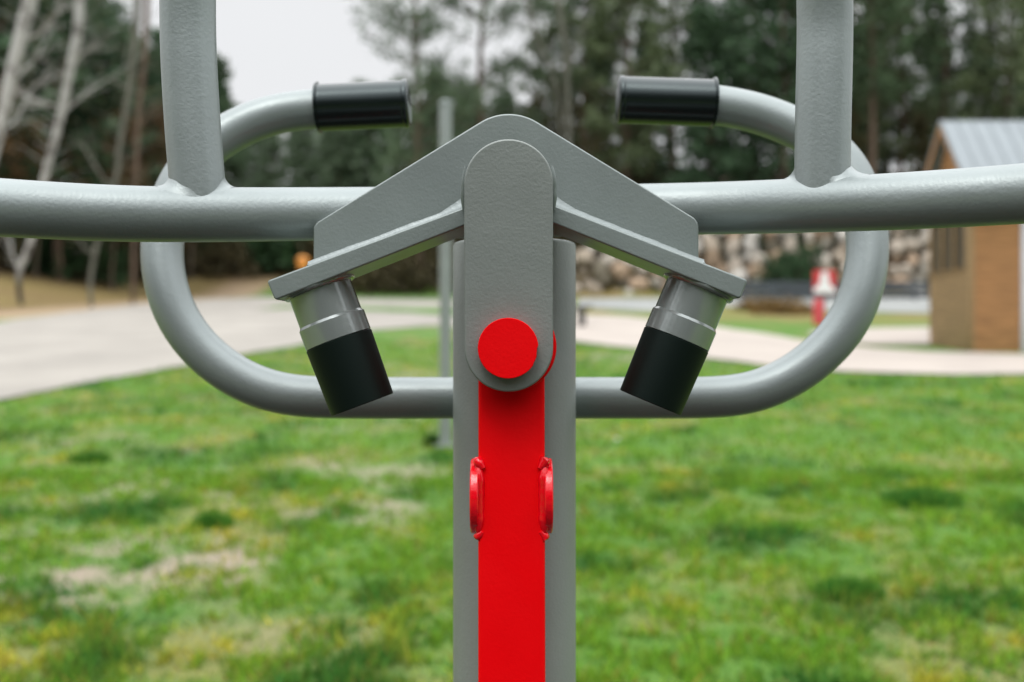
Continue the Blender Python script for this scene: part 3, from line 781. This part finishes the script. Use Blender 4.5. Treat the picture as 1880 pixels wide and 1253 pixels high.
def sprays(centres, outward, n_per, length, width, spread, tint, rg):
    """needle/leaf sprays: thin quads scattered round each clump centre"""
    c = np.repeat(np.array(centres), n_per, 0); o = np.repeat(np.array(outward), n_per, 0); n = len(c)
    d = rg.normal(size=(n, 3)) + o * .7; d /= np.linalg.norm(d, axis=1, keepdims=True)
    pos = c + rg.normal(size=(n, 3)) * spread
    s = np.cross(d, rg.normal(size=(n, 3))); s /= np.linalg.norm(s, axis=1, keepdims=True)
    l = length * (.6 + .8 * rg.random(n))[:, None]; w = width * (.6 + .8 * rg.random(n))[:, None]
    V = np.stack([pos - s * w * .4, pos + s * w * .4, pos + d * l + s * w * .5, pos + d * l - s * w * .5], 1)
    cl = np.repeat(.65 + .7 * rg.random(len(centres)), n_per) * (.7 + .6 * rg.random(n))
    T = np.array(tint)[None] * cl[:, None]
    return V.reshape(-1, 3), np.arange(n * 4).reshape(-1, 4), np.repeat(T, 4, 0)
def tree_data(name, trunk_segs, leaf, bark):
    v, f = seg_mesh(trunk_segs, 7); tm = np_mesh(name + '_trunk', v, f); tm.materials.append(bark)
    tm.polygons.foreach_set('use_smooth', [True] * len(tm.polygons))
    lm = np_mesh(name + '_crown', *leaf[:2], leaf[2]); lm.materials.append(NEEDLE)
    return tm, lm
def conifer(seed, Ht, start, Rad, whorl, per, tint, n_per=9, length=.52, width=.135, droop=0.0, profile='pine', lean=.0):
    rg = np.random.default_rng(seed); segs = []; cen = []; outw = []
    pts = [np.array([lean * (k / 10) ** 1.3 * Ht + .12 * math.sin(k * 1.3 + seed), .12 * math.cos(k * .9 + seed), Ht * k / 10]) for k in range(11)]
    r0 = Ht * .0135
    for k in range(10): segs.append((pts[k], pts[k + 1], r0 * (1 - k / 10.6) + .02, r0 * (1 - (k + 1) / 10.6) + .02))
    for i in range(whorl):
        t = start + (1 - start) * (i + rg.random() * .8) / whorl; t = min(t, .995)
        q = t * 10; k = min(9, int(q)); base = pts[k] + (pts[k + 1] - pts[k]) * (q - k)
        u = (t - start) / (1 - start)
        pr = (1 - u) ** .75 + .06 if profile == 'spruce' else (.35 + .65 * math.sin(math.pi * (.12 + .80 * u)) ** 1.0)
        for _ in range(per):
            a = rg.random() * 2 * np.pi; ln = Rad * pr * (.55 + .6 * rg.random())
            el = (.35 - .2 * rg.random() + .5 * u) if profile == 'pine' else (-.10 - .25 * rg.random() + .5 * u)
            d = np.array([math.cos(a) * math.cos(el), math.sin(a) * math.cos(el), math.sin(el)])
            p_prev = base; ns = 3
            for s_ in range(1, ns + 1):
                pn = base + d * ln * s_ / ns + np.array([0, 0, droop * (s_ / ns) ** 2 * ln]) + rg.normal(size=3) * .08 * ln / 2
                segs.append((p_prev, pn, .045 * (1.1 - (s_ - 1) / ns) * (1.2 - u * .6), .045 * (1.1 - s_ / ns) * (1.2 - u * .6))); p_prev = pn
            m_ = max(3, int(ln * 2.3))
            for j in range(m_):
                f_ = .28 + .75 * (j + rg.random()) / m_
                side = np.array([-d[1], d[0], 0]) * rg.normal() * ln * .17
                cen.append(base + d * ln * f_ + np.array([0, 0, droop * f_ * f_ * ln + rg.normal() * .12]) + side); outw.append(d + np.array([0, 0, .25]))
    return tree_data('conifer', segs, sprays(cen, outw, n_per, length, width, .21, tint, rg), BARK)
def bare_tree(seed, Ht, tint, bark, n_main=16, leaf_n=2):
    rg = np.random.default_rng(seed); segs = []; cen = []; outw = []
    pts = [np.array([.06 * k * math.sin(seed + k * .7), .05 * k * math.cos(seed * 2 + k), Ht * k / 9]) for k in range(10)]
    for k in range(9): segs.append((pts[k], pts[k + 1], .011 * Ht * (1 - k / 9.5) + .012, .011 * Ht * (1 - (k + 1) / 9.5) + .012))
    def br(p, d, l, r, dep):
        q = p
        for s_ in range(3):
            d2 = d + rg.normal(size=3) * .16; d2 /= np.linalg.norm(d2); n_ = q + d2 * l / 3
            segs.append((q, n_, r * (1 - s_ * .25), r * (1 - (s_ + 1) * .25)))
            if dep > 0:
                for _ in range(2):
                    e = d2 + rg.normal(size=3) * .55; e /= np.linalg.norm(e); br(n_, e, l * .52, r * .5, dep - 1)
            else: cen.append(n_); outw.append(d2)
            q = n_; d = d2
    for i in range(n_main):
        t = .22 + .76 * (i + rg.random()) / n_main; q = t * 9; k = min(8, int(q)); a = rg.random() * 2 * np.pi
        d = np.array([math.cos(a) * .75, math.sin(a) * .75, .35 + .7 * t]); d /= np.linalg.norm(d)
        br(pts[k] + (pts[k + 1] - pts[k]) * (q - k), d, Ht * .26 * (1.15 - t * .8), .030 * (1.2 - t), 2)
    return tree_data('bare', segs, sprays(cen, outw, leaf_n, .22, .09, .14, tint, rg), bark)
def bush_data(seed, Ht, Rad, tint, n=260, n_per=9, length=.26, width=.09):
    rg = np.random.default_rng(seed); segs = []; cen = []; outw = []
    for i in range(n):
        v = rg.normal(size=3); v[2] = abs(v[2]); v /= np.linalg.norm(v); rr_ = .45 + .55 * rg.random() ** .5
        p = np.array([v[0] * Rad, v[1] * Rad, v[2] * Ht]) * rr_ * (1 + .25 * math.sin(5 * v[0] + seed) * math.cos(4 * v[1]))
        cen.append(p); outw.append(v)
        if i % 6 == 0: segs.append((np.array([0, 0, -.1]), p * .9, .035, .01))
    return tree_data('bush', segs, sprays(cen, outw, n_per, length, width, .13, tint, rg), TWIG)
DG = (.056, .102, .052); DG2 = (.078, .125, .064); DG_HAZE = (.110, .160, .092)  # last green is lighter: distance haze put into the needle colour
KIND = {
    'pineA': conifer(11, 19, .34, 3.6, 16, 5, DG, 9),
    'pineB': conifer(12, 21, .45, 3.4, 13, 5, DG2, 8),
    'pineC': conifer(13, 17, .22, 3.8, 17, 5, DG, 9),
    'sparse': conifer(14, 21, .25, 4.4, 16, 4, DG_HAZE, 9, .42, .085),
    'spruceA': conifer(15, 15, .05, 3.4, 22, 6, DG, 10, droop=-.12, profile='spruce'),
    'spruceB': conifer(16, 11, .04, 3.0, 18, 6, DG2, 10, droop=-.10, profile='spruce'),
    'young': conifer(17, 8.5, .06, 2.4, 14, 5, DG_HAZE, 8, droop=-.05, profile='spruce'),
    'pineL': conifer(18, 18, .25, 3.8, 16, 5, (.115, .150, .075), 9),
    'pineO': conifer(19, 14, .08, 3.2, 17, 5, (.115, .105, .050), 9, droop=-.05, profile='spruce'),
    'bareA': bare_tree(21, 13, (.10, .10, .045), TWIG, 16, 2),
    'bareB': bare_tree(22, 10, (.13, .085, .04), TWIG, 14, 3),
    'bareC': bare_tree(23, 14, (.12, .11, .06), GREYBARK, 14, 1),
    'bushG': bush_data(31, 2.2, 1.8, (.035, .075, .03)),
    'bushB': bush_data(32, 2.4, 2.2, (.085, .072, .035)),
    'bushY': bush_data(33, 1.0, 1.6, (.19, .12, .04), 200, 9, .2, .07),
}
def plant(kind, name, px, y, label, cat, group=None, sc_=1.0, rot=None):
    x = (px - CX) / F * y; o = empty(name, (x, y, float(ground_z(x, y)) - .1), label, cat, group)
    o.scale = (sc_,) * 3; o.rotation_euler.z = random.uniform(0, 6.28) if rot is None else rot
    tm, lm = KIND[kind]
    for nm, me_ in (('stems' if kind.startswith('bush') else 'trunk', tm), ('leaves' if kind.startswith('bush') else 'crown', lm)):
        c_ = bpy.data.objects.new(nm, me_); col.objects.link(c_); c_.parent = o
    return o
# left: dark pines and bare brown trees behind the birches
LAB_LP = ('dark pine in the forest on the left beyond the road', 'tree', 'pines in the left forest')
for px, y, k, s_ in [(-60, 48, 'pineA', 1.0), (-15, 44, 'pineC', .95), (110, 47, 'pineC', .9), (200, 50, 'pineC', .72), (20, 54, 'pineC', .95), (95, 60, 'spruceA', 1.0), (150, 52, 'pineB', .80), (255, 62, 'spruceA', .95), (330, 66, 'pineC', .80), (395, 70, 'spruceB', 1.15), (60, 70, 'pineA', 1.1), (190, 72, 'pineC', .95), (300, 78, 'spruceA', 1.0), (-130, 60, 'pineA', 1.1), (130, 80, 'spruceA', 1.2), (30, 82, 'spruceA', 1.25), (230, 84, 'spruceA', 1.05), (350, 88, 'spruceA', .9), (-40, 76, 'pineC', 1.2)]:
    plant(k, 'pine_tree', px, y, *LAB_LP, s_)
LAB_LB = ('leafless brown tree among the pines on the left', 'tree', 'bare brown trees in the left forest')
for px, y, k, s_ in [(-20, 42, 'bareB', .8), (65, 46, 'bareB', .8), (205, 48, 'bareB', .8), (290, 52, 'bareB', .95), (350, 58, 'bareA', .8), (180, 58, 'bareB', 1.1), (10, 60, 'bareB', 1.2), (265, 56, 'bareA', .8)]:
    plant(k, 'bare_tree', px, y, *LAB_LB, s_)
LAB_LU = ('brown undergrowth bush under the trees on the left', 'bush', 'undergrowth bushes in the left forest')
for px, y in [(-40, 46), (30, 48), (85, 50), (140, 49), (195, 54), (245, 57), (300, 60), (340, 63), (385, 62), (430, 66), (60, 58), (160, 62), (110, 66), (270, 70)]:
    plant('bushB' if random.random() < .6 else 'bushG', 'undergrowth_bush', px, y, *LAB_LU, random.uniform(.9, 1.4))
# low trees below the sky gap
LAB_GAP = ('low dense conifer under the open sky gap', 'tree', 'low conifers under the sky gap')
for px, y, k, s_ in [(440, 74, 'young', .95), (500, 78, 'young', .85), (560, 76, 'young', .95), (620, 73, 'young', 1.1), (680, 75, 'spruceB', .95), (470, 88, 'spruceB', .75), (540, 90, 'spruceB', .72), (600, 88, 'spruceB', .85), (660, 90, 'spruceB', 1.0)]:
    plant(k, 'conifer', px, y, *LAB_GAP, s_)
LAB_GB = ('dark bush along the far road end under the sky gap', 'bush', 'bushes at the far road end')
for px, y in [(420, 60), (470, 62), (520, 61), (570, 63), (615, 62), (660, 60), (705, 62), (750, 60), (795, 61), (840, 60), (690, 56), (780, 57)]:
    plant('bushG' if (px // 5) % 3 else 'bushB', 'roadside_bush', px, y, *LAB_GB, random.uniform(1.0, 1.5))
# centre: sparse tall pines against the sky
plant('sparse', 'pine_tree', 765, 56, 'tall sparse pine with sky showing through, beside the open gap', 'tree', None, 1.0, .4)
plant('sparse', 'pine_tree', 885, 60, 'tall thin crowned pine straight above the bracket peak', 'tree', None, 1.08, 2.2)
LAB_C = ('young conifer low behind the slim pole', 'tree', 'young conifers behind the slim pole')
for px, y, k, s_ in [(735, 70, 'spruceB', 1.0), (800, 72, 'spruceB', 1.05), (860, 68, 'spruceB', .95), (920, 70, 'young', 1.2)]:
    plant(k, 'conifer', px, y, *LAB_C, s_)
# right: dense dark forest
LAB_R = ('tall pine in the dense forest on the right', 'tree', 'pines in the right forest')
for px, y, k, s_ in [(960, 66, 'young', 1.1), (985, 64, 'pineO', .72), (1010, 68, 'pineL', .85), (1045, 66, 'pineO', .75), (1075, 62, 'pineB', .95), (1150, 58, 'pineL', 1.0), (1090, 60, 'pineO', .7), (1175, 61, 'pineO', .62), (1235, 64, 'pineB', 1.0), (1300, 58, 'spruceA', .95), (1385, 61, 'pineA', 1.05), (1440, 57, 'pineC', 1.0), (1530, 63, 'pineL', 1.05), (1600, 58, 'pineB', .95), (1560, 60, 'pineO', .6), (1655, 67, 'pineL', .95), (1625, 72, 'pineC', .8), (1690, 62, 'pineO', .55), (1735, 60, 'pineB', .92), (1800, 68, 'spruceA', .85), (1850, 58, 'pineL', .95), (1950, 62, 'pineA', 1.05), (1190, 78, 'spruceA', .95), (1340, 76, 'spruceA', .9), (1470, 76, 'spruceA', .95), (1580, 76, 'spruceA', .8), (1100, 78, 'spruceA', .85), (1900, 76, 'spruceA', 1.0), (1720, 78, 'spruceA', .9)]:
    plant(k, 'pine_tree', px, y, *LAB_R, s_)
LAB_RU = ('bush along the forest edge above the boulders', 'bush', 'bushes above the boulder bank')
for px, y, k in [(955, 58, 'bushB'), (1000, 57, 'bushB'), (1050, 58, 'bushG'), (1095, 57, 'bushB'), (1140, 57.5, 'bushB'), (1190, 57, 'bushG'), (1240, 56.5, 'bushG'), (1290, 57, 'bushG'), (1340, 57, 'bushG'), (1390, 56, 'bushG'), (1440, 57, 'bushG'), (1500, 57, 'bushB'), (1560, 57, 'bushG'), (1620, 57, 'bushB'), (1680, 57, 'bushB'), (1740, 57, 'bushG'), (1120, 61, 'bushB'), (1020, 62, 'bushB'), (1210, 62, 'bushB'), (1370, 62, 'bushG')]:
    plant(k, 'forest_edge_bush', px, y, *LAB_RU, random.uniform(1.1, 1.7))
o = plant('bushG', 'juniper_bush', 1462, 50.0, 'dark green juniper bush growing against the boulder bank', 'bush', None, .95)
o.location.z += .5
for px, y, lab in [(1440, 31, 'rust brown low shrub left of the red sign post'), (1395, 34, 'yellow brown low shrub farther left of the red sign post')]:
    plant('bushY', 'low_shrub', px, y, lab, 'shrub', None, .55 if y < 33 else .5)
# the wood that closes the clearing on the viewer's side (its dark band shows in the paint's reflections)
V_, F_, T_ = [], [], []; off = 0; rgw = np.random.default_rng(44)
for k in range(22):
    a = R(205 + 130 * (k + rgw.random() * .6) / 22); d = 17 + 5 * rgw.random()
    tm, lm = KIND[('spruceB', 'young', 'spruceA')[k % 3]]; q = (1.0, 1.15, .72)[k % 3] * (.85 + .3 * rgw.random()); ph = rgw.random() * 6.28
    n_ = len(lm.vertices); v = np.empty(n_ * 3); lm.vertices.foreach_get('co', v); v = v.reshape(-1, 3) * q
    t_ = np.empty(n_ * 4); lm.attributes['tint'].data.foreach_get('color', t_)
    x_, y_ = v[:, 0] * math.cos(ph) - v[:, 1] * math.sin(ph), v[:, 0] * math.sin(ph) + v[:, 1] * math.cos(ph)
    cx_, cy_ = d * math.cos(a), d * math.sin(a)
    V_.append(np.stack([x_ + cx_, y_ + cy_, v[:, 2] + float(ground_z(cx_, cy_))], 1)); F_.append(np.arange(n_).reshape(-1, 4) + off); off += n_; T_.append(t_.reshape(-1, 4)[:, :3])
tag(finish('wood', np_mesh('wood', np.concatenate(V_), np.concatenate(F_), np.concatenate(T_)), NEEDLE, smooth=False), 'dark conifer wood closing the clearing opposite the machine', 'wood', kind='stuff')
# named slender trees with pale bark
def line_tree(name, pts, y, w, bark, label, cat, group=None, limbs=(), wtop=None, tint=(.10, .10, .05), nleaf=40, seed=1):
    P3 = [P(px, py, y + dy) for px, py, dy in [(q + (0,))[:3] for q in pts]]
    b0 = P3[0].copy(); gz = float(ground_z(b0.x, b0.y)); b0.z = gz
    P3[0].z = min(P3[0].z, gz - .1)
    P3 = catmull(P3, 6); o = empty(name, b0, label, cat, group); n = len(P3)
    r0 = w / 2 / F * y; r1 = (wtop if wtop else w * .5) / 2 / F * y
    rad = [r0 + (r1 - r0) * i / (n - 1) for i in range(n)]
    bm = bmesh.new(); add_tube(bm, P3, rad, 12, wob=.05)
    rg = np.random.default_rng(seed); segs = []; cen = []; outw = []
    for lm in limbs:
        q = catmull([P(a, b_, y + dd) for a, b_, dd in lm[1]], 5); m_ = len(q); r = lm[0] / 2 / F * y * .66
        add_tube(bm, q, [r * (1 - .6 * i / m_) for i in range(m_)], 8)
        for i in range(2, m_, 2):
            for _ in range(2):
                d = np.array((q[-1] - q[0]).normalized()) + rg.normal(size=3) * .5; segs.append((np.array(q[i]), np.array(q[i]) + d * .9, r * .35, .008)); cen.append(np.array(q[i]) + d * .9); outw.append(d)
    for i in range(n // 3, n):
        for _ in range(1):
            a = rg.random() * 6.28; d = np.array([math.cos(a), math.sin(a), .5]); p = np.array(P3[i])
            e = p + d * rg.uniform(.8, 2.0); segs.append((p, e, .014, .006)); cen += [e, p + (e - p) * .7]; outw += [d, d]
    v, f = seg_mesh(segs, 4); vs = [bm.verts.new(q) for q in v]
    for q in f: bm.faces.new([vs[i] for i in q])
    me_ = bpy.data.meshes.new('trunk'); bm.to_mesh(me_); bm.free(); finish('trunk', me_, bark, o, sharp=80)
    lv = sprays(cen, outw, 1, .16, .06, .25, tint, rg)
    finish('crown', np_mesh('crown', *lv), NEEDLE, o, smooth=False)
    return o
line_tree('birch_tree', [(-75, 575), (-50, 440), (-22, 320), (8, 200), (28, 110), (54, 5), (80, -110), (95, -240)], 34, 14, BIRCH, 'thickest white birch trunk, leaning right at the left edge', 'tree', None,
          [(8, [(45, 72, 0), (72, 62, 0), (95, 40, 0), (112, 10, 0)]), (6, [(14, 170, 0), (40, 135, 0), (70, 100, .5), (92, 60, 1)]), (7, [(8, 235, 0), (30, 220, .5), (55, 170, 1), (90, 130, 1)])], 30, seed=2)
line_tree('birch_tree', [(40, 566), (35, 532), (36, 496), (55, 448), (81, 331), (100, 258), (117, 190), (128, 130), (141, 70), (147, 5), (158, -100), (170, -220)], 36.5, 8.5, BIRCH, 'slender forked pale birch with dark base at the road verge', 'tree', None,
          [(8, [(116, 196, 0), (90, 192, 0), (55, 180, 0), (25, 170, 0)]), (6, [(120, 205, 0), (160, 170, .5), (200, 145, 1), (235, 120, 1)]), (8, [(38, 500, 0), (24, 470, 0), (16, 440, 0), (4, 410, 0)]), (7, [(128, 130, 0), (150, 100, 0), (175, 82, 0)])], 20, seed=3)
line_tree('grey_tree', [(168, 560), (166, 515), (180, 440), (212, 331), (219, 271), (233, 190), (244, 114), (250, 40), (258, -60)], 37.5, 7, GREYBARK, 'grey trunked slim tree with dark base, second from left at the verge', 'tree', None,
          [(8, [(205, 350, 0), (170, 300, 0), (150, 260, .5)]), (7, [(175, 470, 0), (150, 450, 0), (140, 420, 0)])], 13, seed=4)
line_tree('brown_tree', [(244, 551), (245, 505), (246, 440), (250, 320), (254, 220), (264, 120), (270, 0), (276, -100)], 41, 7, BARK, 'brown trunked slim tree beside the rear handlebar on the left', 'tree', None,
          [(8, [(252, 240, 0), (275, 205, 0), (300, 190, 0)])], 11, seed=5)
line_tree('pale_trunk_tree', [(1050, 420), (1046, 300), (1043, 200), (1040, 110), (1032, 50), (1024, -10), (1012, -120)], 57.5, 10, GREYBARK, 'pale slim trunk rising behind and left of the right hand grip', 'tree', None,
          [(8, [(1041, 130, 0), (1060, 80, 0), (1080, 30, 0)])], 12, seed=6)
line_tree('pale_trunk_tree', [(1040, 420), (1030, 260), (1018, 140), (998, 100), (982, 60), (965, -10), (950, -100)], 58.5, 8, GREYBARK, 'thin crooked pale trunk leaning left above the link plate', 'tree', None, [], 8, seed=7)

# ================================================================== LIGHT
w = bpy.data.worlds.new('World'); sc.world = w; w.use_nodes = True
nt = w.node_tree; bg = nt.nodes['Background']
sky = nt.nodes.new('ShaderNodeTexSky'); sky.sky_type = 'NISHITA'; sky.sun_disc = False
SE, SR = R(58), R(195)
sky.sun_elevation = SE; sky.sun_rotation = SR
tc = nt.nodes.new('ShaderNodeTexCoord'); sx = nt.nodes.new('ShaderNodeSeparateXYZ'); L(nt, tc.outputs['Generated'], sx.inputs[0])
# overcast sky: brightness grows from the horizon to the zenith flat low down, then rising
mx = nt.nodes.new('ShaderNodeMath'); mx.operation = 'MAXIMUM'; mx.inputs[1].default_value = 0
sb = nt.nodes.new('ShaderNodeMath'); sb.operation = 'SUBTRACT'; sb.inputs[1].default_value = .33; L(nt, sx.outputs['Z'], sb.inputs[0]); L(nt, sb.outputs[0], mx.inputs[0])
ml = nt.nodes.new('ShaderNodeMath'); ml.operation = 'MULTIPLY_ADD'; ml.inputs[1].default_value = 4.2; ml.inputs[2].default_value = .88; L(nt, mx.outputs[0], ml.inputs[0])
cl = nt.nodes.new('ShaderNodeTexNoise'); cl.inputs['Scale'].default_value = 2.2; cl.inputs['Detail'].default_value = 4; L(nt, tc.outputs['Generated'], cl.inputs['Vector'])
cm = nt.nodes.new('ShaderNodeMath'); cm.operation = 'MULTIPLY_ADD'; cm.inputs[1].default_value = .10; cm.inputs[2].default_value = .95; L(nt, cl.outputs['Fac'], cm.inputs[0])
pr = nt.nodes.new('ShaderNodeMath'); pr.operation = 'MULTIPLY'; L(nt, ml.outputs[0], pr.inputs[0]); L(nt, cm.outputs[0], pr.inputs[1])
vs_ = nt.nodes.new('ShaderNodeVectorMath'); vs_.operation = 'SCALE'; vs_.inputs[0].default_value = (9.9, 10.0, 10.15); L(nt, pr.outputs[0], vs_.inputs['Scale'])
mixn = nt.nodes.new('ShaderNodeMix'); mixn.data_type = 'RGBA'; mixn.inputs[0].default_value = .04
L(nt, vs_.outputs[0], mixn.inputs[6]); L(nt, sky.outputs[0], mixn.inputs[7]); L(nt, mixn.outputs[2], bg.inputs['Color'])
bg.inputs['Strength'].default_value = .1
sun = bpy.data.lights.new('sun', 'SUN'); sun.energy = 1.1; sun.angle = R(25); sun.color = (1, .97, .93)
so = bpy.data.objects.new('sun', sun); col.objects.link(so)
sdir = Vector((math.cos(SE) * math.sin(SR), math.cos(SE) * math.cos(SR), math.sin(SE)))
so.rotation_euler = sdir.to_track_quat('Z', 'Y').to_euler(); so.location = sdir * 30

# ================================================================== CAMERA
cam = bpy.data.cameras.new('camera'); co = bpy.data.objects.new('camera', cam); col.objects.link(co)
co.location = (0, 0, H); co.rotation_euler = (R(90), 0, 0)
cam.lens = 35; cam.sensor_width = 36; cam.clip_start = .02; cam.clip_end = 2000
cam.dof.use_dof = True; cam.dof.focus_distance = .785; cam.dof.aperture_fstop = 4.0
sc.camera = co
vs = sc.view_settings
sc.display_settings.display_device = 'sRGB'
vs.view_transform = 'Standard'; vs.look = 'None'; vs.exposure = 0; vs.gamma = 1; vs.use_curve_mapping = False
sc.cycles.use_denoising = True
sc.cycles.max_bounces = 8
sc.cycles.use_adaptive_sampling = False
try: sc.cycles.sampling_pattern = 'BLUE_NOISE'
except Exception: pass
